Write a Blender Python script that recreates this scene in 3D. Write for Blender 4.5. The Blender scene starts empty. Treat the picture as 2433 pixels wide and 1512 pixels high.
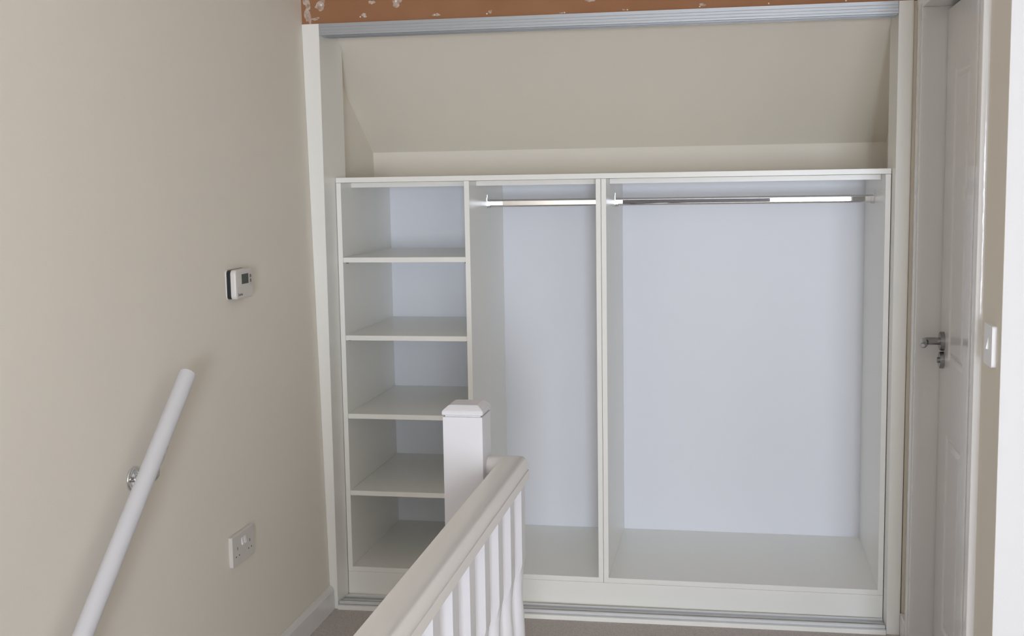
import bpy, bmesh, math, random
from mathutils import Vector, Matrix
random.seed(7)
S = bpy.context.scene
COL = S.collection

# ------------------------------------------------------------------ camera
f_px, CX, CY, CZ, PITCH, YAW, ROLL = 2826.75, 1.4403, -4.2054, 1.5512, -0.1130, 0.1856, -0.0159
fwd = Vector((-math.sin(YAW)*math.cos(PITCH), math.cos(YAW)*math.cos(PITCH), math.sin(PITCH)))
rgt = Vector((math.cos(YAW), math.sin(YAW), 0)); upv = rgt.cross(fwd)
R2 = math.cos(ROLL)*rgt + math.sin(ROLL)*upv
U2 = -math.sin(ROLL)*rgt + math.cos(ROLL)*upv
cd = bpy.data.cameras.new('camera'); cam = bpy.data.objects.new('camera', cd); COL.objects.link(cam)
M = Matrix.Identity(4)
for i in range(3):
    M[i][0] = R2[i]; M[i][1] = U2[i]; M[i][2] = -fwd[i]; M[i][3] = (CX, CY, CZ)[i]
cam.matrix_world = M
cd.sensor_width = 36; cd.lens = f_px/2433*36; cd.clip_start = .05
S.camera = cam

# ------------------------------------------------------------------ light
S.view_settings.view_transform = 'Standard'; S.view_settings.look = 'None'
S.view_settings.gamma = 1; S.view_settings.exposure = 0.0
S.cycles.max_bounces = 12; S.cycles.diffuse_bounces = 8; S.cycles.glossy_bounces = 6
S.cycles.use_denoising = True
w = bpy.data.worlds.new('sky'); S.world = w; w.use_nodes = True
w.node_tree.nodes['Background'].inputs[0].default_value = (.78, .87, 1, 1)
w.node_tree.nodes['Background'].inputs[1].default_value = 1.0

def window_light(name, loc, target, sx, sz, power, color):
    l = bpy.data.lights.new(name, 'AREA'); l.shape = 'RECTANGLE'; l.size = sx; l.size_y = sz
    l.energy = power; l.color = color
    o = bpy.data.objects.new(name, l); COL.objects.link(o); o.location = loc
    o.rotation_euler = (Vector(target)-Vector(loc)).to_track_quat('-Z', 'Y').to_euler()
    return o
# daylight at the window opening behind the camera (see window_1)
WIN1 = (1.83, 2.83, .40, 1.95)      # x0, x1, z0, z1 in the rear wall
window_light('window_daylight', (2.33, -8.92, 1.175), (2.33, 0, 1.175), .92, 1.45, 243, (.875, .94, 1.055))

# ------------------------------------------------------------------ materials
def mat(name, col, rough=.5, metal=0, bump=None, noise=None, coat=0, spec=.5):
    m = bpy.data.materials.new(name); m.use_nodes = True
    nt = m.node_tree; b = nt.nodes['Principled BSDF']
    b.inputs['Base Color'].default_value = (*col, 1); b.inputs['Roughness'].default_value = rough
    b.inputs['Metallic'].default_value = metal; b.inputs['Coat Weight'].default_value = coat
    b.inputs['Specular IOR Level'].default_value = spec
    if noise or bump:
        tc = nt.nodes.new('ShaderNodeTexCoord')
    if noise:      # (scale, second colour, stretch)
        sc, c2, st = noise
        mp = nt.nodes.new('ShaderNodeMapping'); mp.inputs['Scale'].default_value = st
        n = nt.nodes.new('ShaderNodeTexNoise'); n.inputs['Scale'].default_value = sc; n.inputs['Detail'].default_value = 6
        r = nt.nodes.new('ShaderNodeMix'); r.data_type = 'RGBA'
        cr = nt.nodes.new('ShaderNodeMapRange'); cr.inputs[1].default_value = .35; cr.inputs[2].default_value = .65
        nt.links.new(tc.outputs['Object'], mp.inputs[0]); nt.links.new(mp.outputs[0], n.inputs['Vector'])
        nt.links.new(n.outputs['Fac'], cr.inputs[0]); nt.links.new(cr.outputs[0], r.inputs[0])
        r.inputs[6].default_value = (*col, 1); r.inputs[7].default_value = (*c2, 1)
        nt.links.new(r.outputs[2], b.inputs['Base Color'])
    if bump:       # (scale, strength, distance, stretch)
        sc, s, d, st = bump
        mp = nt.nodes.new('ShaderNodeMapping'); mp.inputs['Scale'].default_value = st
        n = nt.nodes.new('ShaderNodeTexNoise'); n.inputs['Scale'].default_value = sc; n.inputs['Detail'].default_value = 4
        bp = nt.nodes.new('ShaderNodeBump'); bp.inputs['Strength'].default_value = s; bp.inputs['Distance'].default_value = d
        nt.links.new(tc.outputs['Object'], mp.inputs[0]); nt.links.new(mp.outputs[0], n.inputs['Vector'])
        nt.links.new(n.outputs['Fac'], bp.inputs['Height']); nt.links.new(bp.outputs[0], b.inputs['Normal'])
    return m
ONE = (1, 1, 1)
M_WALL = mat('magnolia_emulsion', (.82, .777, .70), .85, bump=(140, .12, .002, ONE), noise=(1.1, (.81, .768, .69), ONE), spec=.25)
M_REAR = mat('rear_wall_painted_dim', (.10, .10, .11), .85, bump=(140, .12, .002, ONE), spec=.2)  # unseen rear wall, coloured dark so the chrome rails reflect a dim room
M_WHITEWALL = mat('white_emulsion', (.75, .76, .775), .85, bump=(140, .12, .002, ONE), spec=.25)
M_CEIL = mat('ceiling_paint', (.88, .86, .82), .9, spec=.2)
M_BOARD = mat('white_melamine', (.885, .88, .84), .32, bump=(220, .05, .001, ONE))
M_BACK = mat('white_hardboard', (.80, .82, .875), .42)
M_GLOSS = mat('white_gloss_paint', (.78, .77, .76), .14, bump=(90, .35, .001, (1, 1, .2)))
M_RAIL = mat('white_satin_paint', (.74, .72, .705), .36, bump=(18, .10, .002, (4, .7, 4)))
M_SPIN = mat('white_spindle_paint', (.66, .655, .685), .38)
M_ALU = mat('brushed_aluminium', (.42, .435, .45), .42, metal=.5, bump=(60, .15, .001, (.02, 8, 8)))
M_ALU2 = mat('lit_ridge_aluminium', (.78, .79, .80), .35, metal=.35)  # lighter aluminium copy: light caught by the track ridges put into the colour
M_CHROME = mat('chrome', (.80, .80, .81), .008, metal=1)
M_SATIN = mat('satin_nickel', (.36, .36, .37), .25, metal=1)
M_DARKSLOT = mat('dark_plastic', (.015, .018, .022), .4)
M_LCD = mat('grey_green_screen', (.06, .07, .06), .25)
M_PLASTIC = mat('white_plastic', (.70, .67, .64), .35)
M_PLASTIC2 = mat('bright_white_plastic', (.84, .84, .85), .3)
M_BTN = mat('grey_button_plastic', (.16, .14, .13), .5)
M_PINK = mat('brown_plasterboard', (.335, .165, .085), .9, noise=(5, (.36, .185, .10), ONE), spec=.15)
M_FILL = mat('dried_filler', (.62, .55, .49), .9, noise=(60, (.40, .26, .18), ONE), bump=(90, .4, .003, ONE), spec=.15)
M_NAIL = mat('white_screw_head', (.85, .80, .76), .6)
M_CARPET = mat('grey_carpet', (.76, .70, .665), .98, noise=(260, (.58, .53, .50), ONE), bump=(320, 1, .006, ONE), spec=.05)
M_GAP = mat('painted_gap_shade', (.05, .045, .04), .9)  # shade in the gap round the door leaf, put into the colour
M_PVC = mat('white_window_frame', (.85, .85, .86), .3)
mg = mat('window_glass', (1, 1, 1), 0.0); gb = mg.node_tree.nodes['Principled BSDF']
gb.inputs['Transmission Weight'].default_value = 1; gb.inputs['IOR'].default_value = 1.02
M_GLASS = mg

# ------------------------------------------------------------------ helpers
def new(): return bmesh.new()
def bx(bm, lo, hi, bev=0, seg=2):
    g = bmesh.ops.create_cube(bm, size=1)
    vs = g['verts']
    for v in vs:
        v.co = Vector([lo[i]+(v.co[i]+.5)*(hi[i]-lo[i]) for i in range(3)])
    if bev:
        es = list({e for v in vs for e in v.link_edges})
        bmesh.ops.bevel(bm, geom=es, offset=bev, segments=seg, profile=.5, affect='EDGES')
    return bm
def cyl(bm, p0, p1, r, seg=32, r2=None, caps=True):
    p0, p1 = Vector(p0), Vector(p1); d = p1-p0
    q = Vector((0, 0, 1)).rotation_difference(d.normalized()).to_matrix().to_4x4()
    bmesh.ops.create_cone(bm, cap_ends=caps, segments=seg, radius1=r, radius2=r if r2 is None else r2, depth=d.length,
                          matrix=Matrix.Translation((p0+p1)/2) @ q)
    return bm
def loft(bm, rings, cap=True, closed=True):
    rr = [[bm.verts.new(p) for p in ring] for ring in rings]
    n = len(rr[0])
    for a, b in zip(rr, rr[1:]):
        for i in range(n if closed else n-1):
            bm.faces.new((a[i], a[(i+1) % n], b[(i+1) % n], b[i]))
    if cap:
        bm.faces.new(rr[0][::-1]); bm.faces.new(rr[-1])
    return bm
def obj(name, bm, m, parent=None, smooth=False, label=None):
    bmesh.ops.recalc_face_normals(bm, faces=bm.faces)
    me = bpy.data.meshes.new(name); bm.to_mesh(me); bm.free()
    me.materials.append(m)
    o = bpy.data.objects.new(name, me); COL.objects.link(o)
    if smooth:
        for p in me.polygons: p.use_smooth = True
        try:
            me.set_sharp_from_angle(angle=math.radians(38))
        except Exception: pass
    if parent:
        o.parent = parent
        o.matrix_parent_inverse = Matrix.Translation(parent.location).inverted()
    if label: o['label'] = label
    return o
def thing(name, label, cat, loc, group=None):
    o = bpy.data.objects.new(name, None); COL.objects.link(o); o.location = loc; o.empty_display_size = .05
    return tag(o, label, cat, group)
def tag(o, label, cat, group=None):
    o['label'] = label; o['category'] = cat
    if group: o['group'] = group
    return o
def struct(name, bm, m, parent=None, smooth=False):
    o = obj(name, bm, m, parent, smooth)
    if not parent: o['kind'] = 'structure'
    return o
def box(name, lo, hi, m, parent=None, bev=0, label=None):
    return obj(name, bx(new(), lo, hi, bev), m, parent, label=label)

# ------------------------------------------------------------------ measures
W, H, T = 1.96, 1.5805, .0185
D, DB = .66, .636            # carcass depth, front face of the back panel
ZB, D1, D2 = .1101, .4822, .9582
XR = 2.02                    # right wall
ZF = -.013                   # carpet
ZC = 2.36                    # ceiling
YREAR = -8.9
XE = 3.6
YK = .665                    # knee wall
def xw(z): return -.030-.0165*z          # left wall leans very slightly
def yf(x): return -.125+.030*x/W         # front of the opening

# ------------------------------------------------------------------ room shell
bm = new()
def lw(y0, y1, z0, z1):      # wall slab with its slight lean
    P = [(xw(z0), y0, z0), (xw(z0), y1, z0), (xw(z1), y1, z1), (xw(z1), y0, z1)]
    loft(bm, [P, [(-.2, p[1], p[2]) for p in P]])
lw(YREAR, YK, -2.7, ZC)
struct('wall_left', bm, M_WALL)

bm = new(); bx(bm, (-.2, YK, -.02), (XR+.1, YK+.1, 1.70)); struct('wall_back', bm, M_WALL)
# sloping ceiling inside the opening, from the knee wall up to the bulkhead
bm = new()
def sl(y): return 1.687+(YK-y)*.68
loft(bm, [[(x, YK+.1, sl(YK+.1)), (x, -.03, sl(-.03)), (x, -.03, sl(-.03)+.05), (x, YK+.1, sl(YK+.1)+.05)] for x in (-.2, XR+.1)])
struct('ceiling_slope', bm, M_WALL)
# bulkhead above the opening (bare brown plasterboard)
bm = new()
loft(bm, [[(x, yf(x)+.008, 2.119), (x, yf(x)+.008, ZC), (x, -.02, ZC), (x, -.02, 2.119)] for x in (-.075, XR+.0)])
bulk = struct('wall_bulkhead', bm, M_PINK)

# right wall with the door opening
DY0, DY1, DZ = -.294, -1.180, 2.068
YC = -1.452                  # corner where the right wall ends
bm = new()
bx(bm, (XR, DY0, -.02), (XR+.13, YK, ZC)); bx(bm, (2.0095, -.086, -.02), (XR+.01, .1, 2.118))
bx(bm, (XR, DY1, DZ), (XR+.13, DY0, ZC))
bx(bm, (XR, YC, -.02), (XR+.13, DY1, ZC))
struct('wall_right', bm, M_WALL)
bm = new(); bx(bm, (XR+.13, YC, -.02), (XE, YC+.1, ZC)); 
bx(bm, (XR+.0005, YC-.0015, -.02), (XR+.131, YC, ZC))
struct('wall_landing', bm, M_WHITEWALL)
bm = new(); bx(bm, (XE, YREAR, -.02), (XE+.1, YC+.1, ZC)); struct('wall_east', bm, M_WALL)
x0, x1, z0, z1 = WIN1
bm = new()
bx(bm, (-.2, YREAR-.1, -2.7), (x0, YREAR, ZC)); bx(bm, (x1, YREAR-.1, -.02), (XE+.1, YREAR, ZC))
bx(bm, (x0, YREAR-.1, -.02), (x1, YREAR, z0)); bx(bm, (x0, YREAR-.1, z1), (x1, YREAR, ZC))
struct('wall_rear', bm, M_REAR)
bm = new(); bx(bm, (-.2, YREAR-.1, ZC), (XE+.1, YK+.1, ZC+.08)); struct('ceiling', bm, M_CEIL)
# wall behind the door closes the landing; its dark colour paints the gap's shade
bm = new(); bx(bm, (XR+.13, DY1-.02, -.02), (XR+.16, DY0+.02, ZC)); struct('wall_behind_door', bm, M_GAP)

# window behind the camera
bm = new()
for a, b in (((x0, z0), (x1, z0+.05)), ((x0, z1-.05), (x1, z1)), ((x0, z0), (x0+.05, z1)), ((x1-.05, z0), (x1, z1)), (((x0+x1)/2-.03, z0), ((x0+x1)/2+.03, z1))):
    bx(bm, (a[0], YREAR-.08, a[1]), (b[0], YREAR-.02, b[1]), .004)
wf = struct('window_1', bm, M_PVC)
obj('window_sill', bx(new(), (x0-.04, YREAR-.02, z0-.03), (x1+.04, YREAR+.09, z0), .006), M_PVC, wf)

# floor: landing, walkway beside the stairwell, stairs going down
bm = new()
SX = .905                    # edge of the stairwell
bx(bm, (-.2, -1.50, ZF-.2), (XE+.1, -.0, ZF))
bx(bm, (SX, YREAR-.1, ZF-.2), (XE+.1, -1.50, ZF))
for i in range(13):
    zt = ZF-.2*(i+1); bx(bm, (-.2, -1.50-.235*(i+1), zt-.25), (SX, -1.50-.235*i, zt))
bx(bm, (SX, YREAR, -2.7), (SX+.05, -1.5, ZF-.2))
bx(bm, (-.2, YREAR-.1, -2.75), (SX+.05, -1.5-.235*12, -2.65))
struct('floor', bm, M_CARPET)
bm = new(); bx(bm, (-.2, 0, ZF-.2), (XR+.1, YK+.1, -.02)); struct('floor_alcove', bm, M_BACK)

# baseboards
def skirt(name, y0, y1):
    bm = new()
    x = xw(.0)
    prof = [(x, ZF), (x+.017, ZF), (x+.016, .060), (x+.012, .069), (x+.006, .075), (x, .077)]
    loft(bm, [[(p[0], y, p[1]) for p in prof] for y in (y0, y1)])
    struct(name, bm, M_GLOSS, smooth=False)
skirt('baseboard_left', -1.48, yf(0)-.001)
bm = new(); bx(bm, (XR-.015, -.2165, ZF), (XR, -.0965, .066), .003); struct('baseboard_right', bm, M_GLOSS)
bm = new(); bx(bm, (XR-.015, YC+.0, ZF), (XR, -1.243, .09), .003); bx(bm, (XR-.015, YC-.0165, ZF), (XE, YC-.0015, .09), .003); struct('baseboard_landing', bm, M_GLOSS)

# ------------------------------------------------------------------ door, frame and architraves
bm = new()
FX0, FX1 = 2.004, XR+.128
bx(bm, (FX0, DY0-.0175, ZF), (FX1, DY0, DZ), .0015)            # far jamb lining
bx(bm, (FX0, DY1, ZF), (FX1, DY1+.0175, DZ), .0015)
bx(bm, (FX0, DY1, DZ-.0001), (FX1, DY0, DZ+.018), .0015)
fr = struct('trim_1', bm, M_GLOSS)
def arch(y_out, y_in):       # rounded architrave, profile swept up
    s = 1 if y_in > y_out else -1
    n = abs(y_in-y_out)
    prof = [(XR, 0), (XR-.013, 0), (XR-.0165, .002), (XR-.018, .008), (XR-.018, n-.018), (XR-.016, n-.010), (XR-.011, n-.004), (XR-.006, n), (XR, n)]
    return [(p[0], y_out+s*p[1]) for p in prof]
ZH = DZ+.012
bm = new()
for yo, yi in ((-.217, -.286), (-1.247, -1.187)):
    P = arch(yo, yi)
    loft(bm, [[(p[0], p[1], z) for p in P] for z in (ZF, ZH)])
prof = [(XR, 0), (XR-.006, 0), (XR-.011, .004), (XR-.016, .010), (XR-.018, .018), (XR-.018, .052), (XR-.0165, .058), (XR-.013, .06), (XR, .06)]
loft(bm, [[(p[0], y, ZH-.007+p[1]) for p in prof] for y in (-.217, -1.247)])
struct('trim_2', bm, M_GLOSS, smooth=True)

XD = 2.079
LY0, LY1, LZ0, LZ1 = DY0-.0225, DY1+.0225, -.004, DZ-.0125
door = bpy.data.objects.new('door_1', None); COL.objects.link(door); door.location = (XD, LY1, LZ0); door['kind'] = 'structure'
ys = sorted([LY0, LY1, -.455, -.685, -.800, -1.030]); zs = [LZ0, .15, .765, .992, 1.87, LZ1]
bm = new()
gv = [[bm.verts.new((XD, y, z)) for y in ys] for z in zs]
panels = []
for j in range(len(zs)-1):
    for i in range(len(ys)-1):
        fc = bm.faces.new((gv[j][i], gv[j][i+1], gv[j+1][i+1], gv[j+1][i]))
        if i in (1, 3) and j in (1, 3): panels.append(fc)
for fc in bm.faces:
    if fc.normal.x > 0: pass
bm.normal_update()
bm.faces.ensure_lookup_table()
if bm.faces[0].normal.x > 0: bmesh.ops.reverse_faces(bm, faces=bm.faces); bm.normal_update()
bmesh.ops.inset_individual(bm, faces=panels, thickness=.014, depth=-.0045)
bmesh.ops.inset_individual(bm, faces=panels, thickness=.010, depth=0)
bmesh.ops.inset_individual(bm, faces=panels, thickness=.022, depth=.004)
be = [e for e in bm.edges if e.is_boundary]
g = bmesh.ops.extrude_edge_only(bm, edges=be)
vs = [v for v in g['geom'] if isinstance(v, bmesh.types.BMVert)]
bmesh.ops.translate(bm, verts=vs, vec=(.036, 0, 0))
bmesh.ops.contextual_create(bm, geom=[e for e in bm.edges if e.is_boundary])
leaf = obj('door_leaf', bm, M_GLOSS, door)
# lever handle with its rose and the keyhole escutcheon
HY, HZ1, HZ2 = -.376, 1.044, .985
bm = new(); cyl(bm, (XD, HY, HZ1), (XD-.013, HY, HZ1), .0295, 48)
bmesh.ops.bevel(bm, geom=[e for e in bm.edges if all(abs(v.co.x-(XD-.013)) < 1e-5 for v in e.verts)], offset=.002, segments=2, affect='EDGES')
rose = obj('handle_rose', bm, M_SATIN, leaf, smooth=True)
bm = new()
path = [(XD-.008, HY), (XD-.046, HY), (XD-.056, HY-.004), (XD-.062, HY-.014), (XD-.064, HY-.03), (XD-.068, HY-.07), (XD-.075, HY-.098), (XD-.077, HY-.104)]
rad = [(.0118, .0118), (.0118, .0118), (.0118, .0115), (.0112, .011), (.0105, .0105), (.0105, .0100), (.0100, .0090), (.006, .005)]
rings = []
for k, (x, y) in enumerate(path):
    a = Vector(path[max(k-1, 0)]); b = Vector(path[min(k+1, len(path)-1)]); t = (b-a).normalized(); nrm = Vector((-t.y, t.x))
    rings.append([(x+nrm.x*rad[k][0]*math.cos(q), y+nrm.y*rad[k][0]*math.cos(q), HZ1+rad[k][1]*math.sin(q)) for q in [2*math.pi*i/20 for i in range(20)]])
loft(bm, rings); obj('door_handle', bm, M_SATIN, leaf, smooth=True, label='satin metal lever handle')
bm = new(); cyl(bm, (XD, HY, HZ2), (XD-.013, HY, HZ2), .0265, 48)
bmesh.ops.bevel(bm, geom=[e for e in bm.edges if all(abs(v.co.x-(XD-.013)) < 1e-5 for v in e.verts)], offset=.002, segments=2, affect='EDGES')
esc = obj('keyhole_cover', bm, M_SATIN, leaf, smooth=True)
bm = new(); cyl(bm, (XD-.0125, HY, HZ2), (XD-.019, HY, HZ2), .009, 24)
obj('thumb_turn', bm, M_SATIN, leaf, smooth=True)

# ------------------------------------------------------------------ liners, tracks and sill of the sliding-door opening
bm = new()
ztop = 2.119
def liner(xa0, xa1, xb0, xb1, y0, y1):
    # xa: left x at bottom/top, xb: right x at bottom/top ; back top corner cut to the slope
    zc = sl(y1)-.002
    P0 = [(y0, ZF), (y1, ZF), (y1, zc), (y1-(ztop-zc)/.68 if zc < ztop else y1, ztop), (y0, ztop)]
    def lx(z, a, b): return a+(b-a)*(z-ZF)/(ztop-ZF)
    bm = new()
    loft(bm, [[(lx(z, *c), y, z) for y, z in P0] for c in ((xa0, xa1), (xb0, xb1))])
    bmesh.ops.bevel(bm, geom=[e for e in bm.edges if all(abs(v.co.y-y0) < 1e-5 for v in e.verts)], offset=.0012, segments=2, affect='EDGES')
    return bm
tag(obj('wall_liner', liner(xw(ZF)+.0005, xw(ztop)+.0005, -.0015, -.0015, yf(0), .12), M_BOARD),
    'tall white liner board fixed down the left wall beside the open shelves', 'liner board')
tag(obj('wall_liner', liner(W+.0015, W+.0015, 2.0055, 2.0085, yf(W), .12), M_BOARD),
    'tall white liner board down the right side of the opening, next to the door frame', 'liner board')

def extr(name, prof, m, x0, x1, dy=True, **k):
    bm = new(); rings = []
    for x in (x0, x1):
        o = yf(x) if dy else 0
        rings.append([(x, y+o, z) for y, z in prof])
    loft(bm, rings); return obj(name, bm, m, **k)
# top track: fascia with fine ribs and three flanges below
tt = thing('sliding_door_track', 'brushed aluminium top track running under the bare brown plasterboard', 'door track', (W/2, -.07, 2.077))
fas = [(0, 2.079), (0, 2.086), (.0003, 2.087), (0, 2.088), (0, 2.096), (.0003, 2.097), (0, 2.098), (0, 2.106), (.0003, 2.107), (0, 2.108), (0, 2.119), (.003, 2.119), (.003, 2.079)]
extr('fascia', fas, M_ALU, 0, W, parent=tt)
prof = [(.003, 2.119), (.088, 2.119), (.088, 2.077), (.085, 2.077), (.085, 2.114), (.064, 2.114), (.064, 2.077), (.060, 2.077), (.060, 2.114),
        (.034, 2.114), (.034, 2.077), (.030, 2.077), (.030, 2.114), (.0031, 2.114)]
extr('track_channel', prof, M_ALU, 0, W, parent=tt)
# bottom batten and track
tag(obj('floor_batten', bx(new(), (0.0, -.135, ZF), (W+.0, -.003, .003), .001), M_BOARD),
    'white batten on the carpet carrying the bottom door track', 'batten')
for v in bpy.data.objects['floor_batten'].data.vertices:
    if v.co.y < -.1: v.co.y = v.co.y+.010+ (yf(v.co.x)+.125)*1.0 - .008
bt = thing('sliding_door_track', 'low aluminium bottom track along the floor in front of the plinth', 'door track', (W/2, -.07, .003))
def rid(y0, y1, z1): return [(y0, .006), (y0, z1-.001), (y0+.001, z1), (y1-.001, z1), (y1, z1-.001), (y1, .006)]
extr('track_base', [(.004, .003), (.004, .006), (.090, .006), (.090, .003)], M_ALU, .002, W-.002, parent=bt)
for nm, a, b, h in (('track_ridge', .006, .015, .015), ('track_ridge', .044, .048, .010), ('track_ridge', .080, .084, .012)):
    extr(nm, rid(a, b, h), M_ALU2, .002, W-.002, parent=bt)

# ------------------------------------------------------------------ wardrobe carcass
B = .0009
tag(box('wardrobe_top_panel', (0, 0, H-T), (W, D, H), M_BOARD, None, B), 'long white top board spanning the whole width of the wardrobe carcass', 'wardrobe board')
tag(box('plinth_board', (.0005, 0, .001), (W-.0005, .018, ZB-T-.0005), M_BOARD, None, B), 'white plinth board below the wardrobe floor, behind the bottom track', 'plinth')
G = .0006
def unit(name, label, xa, xb):
    t = thing(name, label, 'wardrobe unit', ((xa+xb)/2, D/2, .001))
    box('side_panel', (xa+G, 0, ZB-T), (xa+T, DB, H-T-G), M_BOARD, t, B)
    box('side_panel', (xb-T, 0, ZB-T), (xb-G, DB, H-T-G), M_BOARD, t, B)
    return t
ua = unit('wardrobe_unit', 'white unit with four open shelves and a narrow hanging bay beside them', 0, D2+T)
ub = unit('wardrobe_unit', 'wide open white hanging bay next to the door side of the wardrobe', D2+T, W)
def fit(u, xa, xb, base=None):
    if base: box('base_panel', (base[0], 0, ZB-T), (base[1], DB, ZB), M_BOARD, u, B)
    box('top_rail', (xa+.0003, .12, H-2*T-.0005), (xb-.0003, .22, H-T-G), M_BOARD, u, B)
fit(ua, T, D1, (T, D2)); fit(ua, D1+T, D2); fit(ub, D2+2*T, W-T, (D2+2*T, W-T))
box('divider_panel', (D1, 0, ZB), (D1+T, DB, H-T-G), M_BOARD, ua, B)
box('back_panel', (G, DB, ZB-T), (D2+T-G, D-.004, H-T-G), M_BACK, ua)
box('back_panel', (D2+T+G, DB, ZB-T), (W-G, D-.004, H-T-G), M_BACK, ub)
for k, z in enumerate((1.2871, .9968, .7006, .4058)):
    s = box('shelf', (T+.0004, .001, z-T), (D1-.0004, DB, z), M_BOARD, ua, B)
    for x, d in ((T, 1), (D1, -1)):
        for y in (.035, .58):
            bm = new(); cyl(bm, (x, y, z-T-.0032), (x+d*.010, y, z-T-.0032), .003, 12)
            obj('shelf_pin', bm, M_SATIN, s, smooth=True)

# hanging rails: oval chrome tube held by end brackets
def hang(label, xa, xb):
    yc, zc = .322, 1.4745
    t = thing('hanging_rail', label, 'hanging rail', ((xa+xb)/2, yc, zc-.015))
    bm = new()
    sec = []
    for sgn in (1, -1):      # gently convex flat sides joined by round top and bottom
        for i in range(9):
            h_ = sgn*(-1+2*i/8); sec.append((sgn*(.0074+.00012*(1-h_*h_)), .0078*h_))
        for i in range(1, 10):
            a = math.pi*i/10; sec.append((sgn*.0074*math.cos(a), sgn*(.0078+.0072*math.sin(a))))
    def ring(x): return [(x, yc+p[0], zc+p[1]) for p in sec]
    loft(bm, [ring(xa+.002), ring(xb-.002)]); obj('tube', bm, M_CHROME, t, smooth=True)
    for x, d in ((xa, 1), (xb, -1)):
        bm = new()
        def pr(x, m, zt):
            return [(x, yc-.010-m, zt), (x, yc-.010-m, zc-.010), (x, yc-.006, zc-.0185), (x, yc+.006, zc-.0185), (x, yc+.010+m, zc-.010), (x, yc+.010+m, zt)]
        # back plate on the panel with screw tab on top
        loft(bm, [pr(x+d*.0002, .003, zc+.022), pr(x+d*.0020, .003, zc+.022)])
        bx(bm, (min(x+d*.0002, x+d*.002), yc-.005, zc+.021), (max(x+d*.0002, x+d*.002), yc+.005, zc+.034), .0005)
        # U shaped cup under the tube end
        outer = [(yc-.0105, zc+.006), (yc-.0105, zc-.009), (yc-.006, zc-.0175), (yc+.006, zc-.0175), (yc+.0105, zc-.009), (yc+.0105, zc+.006)]
        inner = [(yc+.0085, zc+.006), (yc+.0085, zc-.009), (yc+.005, zc-.0158), (yc-.005, zc-.0158), (yc-.0085, zc-.009), (yc-.0085, zc+.006)]
        loft(bm, [[(xx, p[0], p[1]) for p in outer+inner] for xx in (x+d*.002, x+d*.012)])
        obj('rail_bracket', bm, M_CHROME, t)
hang('short oval chrome hanging rail in the narrow middle bay', D1+T, D2)
hang('long oval chrome hanging rail across the wide right bay', D2+2*T, W-T)

# ------------------------------------------------------------------ filler dabs and screw heads on the bulkhead
def blob(cx, cz, rx, rz, seed, thin=None):
    rnd = random.Random(seed); bm = new(); n = 22
    ph = [rnd.uniform(0, 6.28) for _ in range(4)]
    def rr(a, s): return s*(1+.22*math.sin(2*a+ph[0])+.14*math.sin(3*a+ph[1])+.12*math.sin(5*a+ph[2])+.07*math.sin(7*a+ph[3]))
    y = yf(cx)+.008
    rings = [[(cx+rx*rr(2*math.pi*i/n, s)*math.cos(2*math.pi*i/n), y-d, cz+rz*rr(2*math.pi*i/n, s)*math.sin(2*math.pi*i/n)) for i in range(n)] for s, d in ((1, 0), (.92, .0007), (.6, .0011))]
    loft(bm, rings); return bm
for k, (x, z, rx, rz) in enumerate(((.004, 2.183, .020, .016), (-.015, 2.137, .013, .006), (.282, 2.182, .016, .016), (.421, 2.135, .012, .006), (.192, 2.186, .011, .007),
                                    (.163, 2.143, .010, .007), (.612, 2.138, .008, .005), (.955, 2.163, .016, .007), (.858, 2.124, .007, .002), (1.332, 2.132, .010, .005), (1.070, 2.126, .006, .002),
                                    (-.043, 2.150, .012, .028), (-.046, 2.20, .012, .03))):
    obj('filler_patch', blob(x, z, rx, rz, k), M_FILL, bulk)
for x, z in ((.149, 2.138), (.416, 2.134), (.600, 2.131), (.869, 2.1245), (1.082, 2.1255), (1.323, 2.1265), (1.548, 2.1275), (1.795, 2.1265), (.008, 2.184), (.279, 2.186)):
    y = yf(x)+.008
    r = .0042 if z > 2.15 else .0027
    bm = new(); cyl(bm, (x, y, z), (x, y-.0022, z), r, 16, r*.7); obj('screw_head', bm, M_NAIL, bulk, smooth=True)

# ------------------------------------------------------------------ newel post
NX0, NX1, NY0, NY1 = .7855, .8785, -1.600, -1.505
nw = thing('newel_post', 'square white newel post with chamfered cap at the head of the stairs', 'newel post', ((NX0+NX1)/2, (NY0+NY1)/2, ZF-.2))
box('post', (NX0, NY0, ZF-.19), (NX1, NY1, 1.0215), M_SPIN, nw, .0015)
bm = new()
def sq(m, z): return [(NX0-m, NY0-m, z), (NX1+m, NY0-m, z), (NX1+m, NY1+m, z), (NX0-m, NY1+m, z)]
loft(bm, [sq(-.005, 1.0215), sq(-.005, 1.0245), sq(.0015, 1.0265), sq(.0015, 1.0345), sq(-.001, 1.0375), sq(-.013, 1.0475)])
bmesh.ops.bevel(bm, geom=[e for e in bm.edges if abs(e.verts[0].co.z-e.verts[1].co.z) < .03 and min(v.co.z for v in e.verts) > 1.026], offset=.0012, segments=2, affect='EDGES')
obj('post_cap', bm, M_SPIN, nw)

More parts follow.
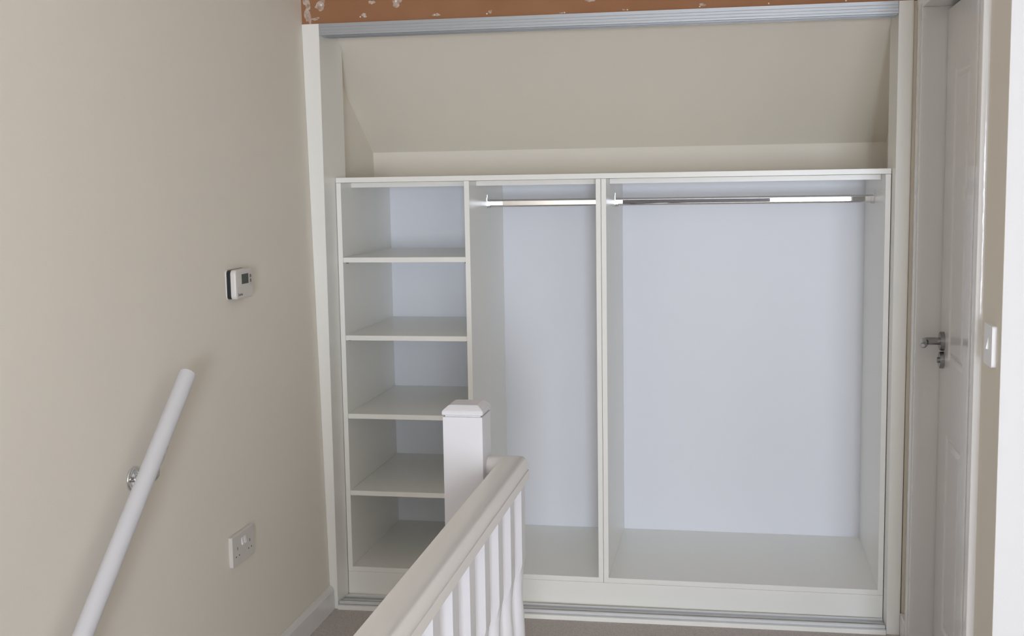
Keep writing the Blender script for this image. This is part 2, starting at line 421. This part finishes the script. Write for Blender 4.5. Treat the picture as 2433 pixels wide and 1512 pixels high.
# ------------------------------------------------------------------ balustrade beside the stairwell
RX, YE, YN = .933, -1.500, -4.05
bl = thing('balustrade', 'white balustrade with broad moulded handrail running from the newel post beside the stairwell', 'balustrade', (RX, -2.8, ZF))
half = [(0, .918), (.008, .9178), (.016, .9165), (.0235, .913), (.029, .907), (.033, .899), (.0345, .891), (.0345, .886), (.0335, .8832), (.0325, .8824), (.0322, .8815), (.0325, .8806), (.0345, .8798), (.0352, .874), (.0350, .858), (.0335, .8566), (.02, .8565)]
prof = half+[(-a, b) for a, b in half[::-1][:-1]]
bm = new()
YM = YE-.036                 # centre line of the short return piece to the newel
rings = [[(NX1+.0002, YM+a, z) for a, z in prof],
         [(RX-a if False else RX+a, YM+a, z) for a, z in prof],
         [(RX+a, YN, z) for a, z in prof]]
rings = [[(NX1+.0002, YM+a, z) for a, z in prof], [(RX+a, YM+a, z) for a, z in prof], [(RX+a, YN, z) for a, z in prof]]
loft(bm, rings)
obj('handrail', bm, M_RAIL, bl, smooth=True)
ZS0, ZS1 = .055, .8566       # spindle foot and head
def spindle(y):              # front face at y
    s = .0225; cx, cy = .9375, y+s
    bm = new(); n = 32
    def ring(z, r, k):       # k: 1 square, 0 round
        out = []
        for i in range(n):
            a = 2*math.pi*i/n; c, q = math.cos(a), math.sin(a)
            m = 1/max(abs(c), abs(q))
            rr = min(r*(k*m+(1-k)), r*m)
            out.append((cx+rr*c, cy+rr*q, z))
        return out
    zt = .672
    st = [(ZS1, s, 1), (zt, s, 1), (zt-.008, s, .78), (zt-.018, .0218, .38), (zt-.028, .0208, .12), (zt-.040, .0192, 0), (zt-.054, .0178, 0), (zt-.068, .0172, 0), (zt-.084, .0176, 0), (zt-.105, .0188, 0), (zt-.13, .0206, 0), (zt-.16, .0219, 0), (zt-.19, .0225, 0),
          (zt-.24, .0215, 0), (zt-.30, .0188, 0), (zt-.37, .0160, 0), (zt-.405, .0150, 0), (zt-.42, .0172, 0), (zt-.43, .0215, .1), (zt-.44, s, .6), (zt-.45, s, 1), (ZS0, s, 1)]
    loft(bm, [ring(*r) for r in st])
    return bm
# the profile of the real one: keep the top square, then turned
ys_ = [-1.567-.1372*i for i in range(18)]
for y in ys_:
    if y > YN+.02: obj('spindle', spindle(y), M_SPIN, bl, smooth=True)
box('base_rail', (RX-.030, YN, .020), (RX+.036, NY0+.095, ZS0), M_RAIL, bl, .002)
box('string_capping', (SX-.012, YN, ZF), (RX+.045, NY1, .020), M_RAIL, bl, .002)

# ------------------------------------------------------------------ stair handrail on the left wall
A = Vector((.030, -1.325, 1.066)); Bv = Vector((.030, -1.905, .560)); dr = (Bv-A).normalized(); E_ = A+dr*2.6
hr = thing('wall_handrail', 'round white stair handrail sloping down the left wall on a chrome bracket', 'handrail', (xw(.8), -1.62, .82))
q = Vector((0, 0, 1)).rotation_difference(dr).to_matrix()
def cring(c, r): return [tuple(Vector(c)+q @ Vector((r*math.cos(2*math.pi*i/40), r*math.sin(2*math.pi*i/40), 0))) for i in range(40)]
bm = new(); loft(bm, [cring(A, .0205), cring(A+dr*.0012, .0222), cring(A+dr*1.3, .0222), cring(E_, .0222)])
obj('rail', bm, M_SPIN, hr, smooth=True)
def bracket(by, bz):
    xb = xw(bz)
    bm = new()
    # domed rose on the wall
    rr = [(0, .0305), (.004, .0305), (.0065, .0290), (.0075, .0265), (.0068, .0240), (.0072, .014), (.0085, .010)]
    rings = [[(xb+d, by+r*math.cos(2*math.pi*i/40), bz+r*math.sin(2*math.pi*i/40)) for i in range(40)] for d, r in rr]
    loft(bm, rings); g_ = obj('bracket_rose', bm, M_CHROME, hr, smooth=True)
    # arm out from the rose, elbow, up to the saddle
    axis_z = A.z+(by-A.y)*(Bv.z-A.z)/(Bv.y-A.y)
    pts = [(xb+.005, bz), (-.008, bz), (.008, bz+.001), (.018, bz+.006), (.024, bz+.014), (.029, axis_z-.024)]
    rings = []
    for k, (x, z) in enumerate(pts):
        a = Vector(pts[max(k-1, 0)]); b = Vector(pts[min(k+1, len(pts)-1)]); t = (b-a).normalized(); nn = Vector((-t.y, t.x))
        rings.append([(x+nn.x*.0075*math.cos(2*math.pi*i/16), by+.0075*math.sin(2*math.pi*i/16), z+nn.y*.0075*math.cos(2*math.pi*i/16)) for i in range(16)])
    bm = new(); loft(bm, rings)
    obj('bracket_arm', bm, M_CHROME, g_, smooth=True)
    bm = new(); c = Vector((.030, by, axis_z))-q @ Vector((0, 0, 0))
    nrm = Vector((0, dr.z, -dr.y)); nrm = -nrm if nrm.z > 0 else nrm
    p0 = c+nrm*.0225
    bmesh.ops.create_cube(bm, size=1, matrix=Matrix.Translation(p0+nrm*.002) @ Vector((0, 1, 0)).rotation_difference(dr).to_matrix().to_4x4() @ Matrix.Diagonal((.022, .055, .004, 1)))
    obj('bracket_saddle', bm, M_CHROME, g_)
bracket(-1.508, .826); bracket(-2.45, .826-.942*.8724)

# ------------------------------------------------------------------ thermostat
zt0, zt1 = 1.217, 1.306; xt = xw(1.26)
th = thing('thermostat', 'small white wall thermostat with grey screen above the socket', 'thermostat', (xt, -.82, zt0))
def rounded(xa, xb, y0, y1, z0, z1, r, bev=.0, seg=6):
    def outline(m):
        out = []
        for cx_, cz_, a0 in ((y1-r, z1-r, 0), (y0+r, z1-r, 90), (y0+r, z0+r, 180), (y1-r, z0+r, 270)):
            for i in range(seg+1):
                a = math.radians(a0+90*i/seg); out.append((cx_+(r-m)*math.cos(a), cz_+(r-m)*math.sin(a)))
        return out
    bm = new()
    st = [(xa, 0), (xb-bev, 0)]+([(xb-bev*.3, bev*.3), (xb, bev)] if bev else [(xb, 0)])
    loft(bm, [[(x, p[0], p[1]) for p in outline(m)] for x, m in st]); return bm
Y0, Y1 = -.884, -.758
obj('back_plate', rounded(xt-.0005, xt+.0035, Y0-.001, Y1+.001, zt0-.001, zt1+.001, .012), M_PLASTIC, th)
obj('body', rounded(xt+.003, xt+.016, Y0+.001, Y1-.001, zt0+.001, zt1-.001, .012), M_DARKSLOT, th, label='dark sides behind the white cover')
cov = obj('cover', rounded(xt+.016, xt+.033, Y0, Y1, zt0, zt1, .013, .005), M_PLASTIC, th, smooth=True)
X_ = xt+.033
scr = obj('screen', bx(new(), (X_-.001, -.842, 1.261), (X_+.0006, -.792, 1.291), .0004), M_LCD, th)
for zc in (1.282, 1.268): obj('button', bx(new(), (X_-.001, -.780, zc-.005), (X_+.0014, -.772, zc+.005), .0006), M_BTN, th)
obj('flap', bx(new(), (X_-.002, Y0+.006, zt0+.004), (X_+.0004, Y1-.005, 1.2535), .0006), M_PLASTIC, th)
tx = bpy.data.curves.new('t', 'FONT'); tx.body = 'Danfoss'; tx.size = .011; tx.shear = .35; tx.extrude = .0002; tx.offset = .0002
to = bpy.data.objects.new('t', tx); COL.objects.link(to)
bpy.context.view_layer.update()
tm = bpy.data.meshes.new_from_object(to.evaluated_get(bpy.context.evaluated_depsgraph_get())); bpy.data.objects.remove(to)
tm.transform(Matrix(((0, 0, 1, X_+.0005), (1, 0, 0, -.874), (0, 1, 0, 1.2275), (0, 0, 0, 1))))
tm.materials.clear(); tm.materials.append(M_BTN)
lo = bpy.data.objects.new('lettering', tm); COL.objects.link(lo); lo.parent = th; lo.matrix_parent_inverse = Matrix.Translation(th.location).inverted()

# ------------------------------------------------------------------ double socket
zs0, zs1 = .418, .512; xs = xw(.46); SY0, SY1 = -.972, -.808
so = thing('double_socket', 'white double wall socket on the left wall beside the stair handrail', 'socket', (xs, (SY0+SY1)/2, zs0))
XF = xs+.012
pl = obj('face_plate', rounded(xs, XF, SY0, SY1, zs0, zs1, .005, .002, 4), M_PLASTIC, so)
ym = (SY0+SY1)/2
for d in (-1, 1):
    bm = new(); yc = ym+d*.0095
    loft(bm, [[(XF-.001, yc-.0065, zs1-.018), (XF-.001, yc+.0065, zs1-.018), (XF-.001, yc+.0065, zs1-.040), (XF-.001, yc-.0065, zs1-.040)],
              [(XF+.0008, yc-.0062, zs1-.019), (XF+.0008, yc+.0062, zs1-.019), (XF+.0045, yc+.0062, zs1-.0395), (XF+.0045, yc-.0062, zs1-.0395)]])
    obj('rocker_switch', bm, M_PLASTIC2, so)
for d in (-1, 1):
    yc = ym+d*.046
    bm = new()
    bx(bm, (XF-.001, yc-.0020, zs0+.047), (XF+.0003, yc+.0020, zs0+.056))
    for e in (-1, 1): bx(bm, (XF-.001, yc+e*.011-.0032, zs0+.026), (XF+.0003, yc+e*.011+.0032, zs0+.0305))
    obj('pin_holes', bm, M_BTN, so)

# ------------------------------------------------------------------ light switch on the right wall
ls = thing('light_switch', 'white light switch between the door frame and the bright wall corner', 'light switch', (XR, -1.362, 1.125))
XS = XR-.010
bm = rounded(XR, XS, -1.406, -1.320, 1.120, 1.214, .005, 0, 4)
obj('face_plate', bm, M_PLASTIC2, ls)
bm = new(); loft(bm, [[(XS+.001, -1.371, 1.185), (XS+.001, -1.355, 1.185), (XS+.001, -1.355, 1.158), (XS+.001, -1.371, 1.158)],
                      [(XS-.0008, -1.370, 1.184), (XS-.0008, -1.356, 1.184), (XS-.006, -1.356, 1.159), (XS-.006, -1.370, 1.159)]])
obj('rocker_switch', bm, M_PLASTIC2, ls)
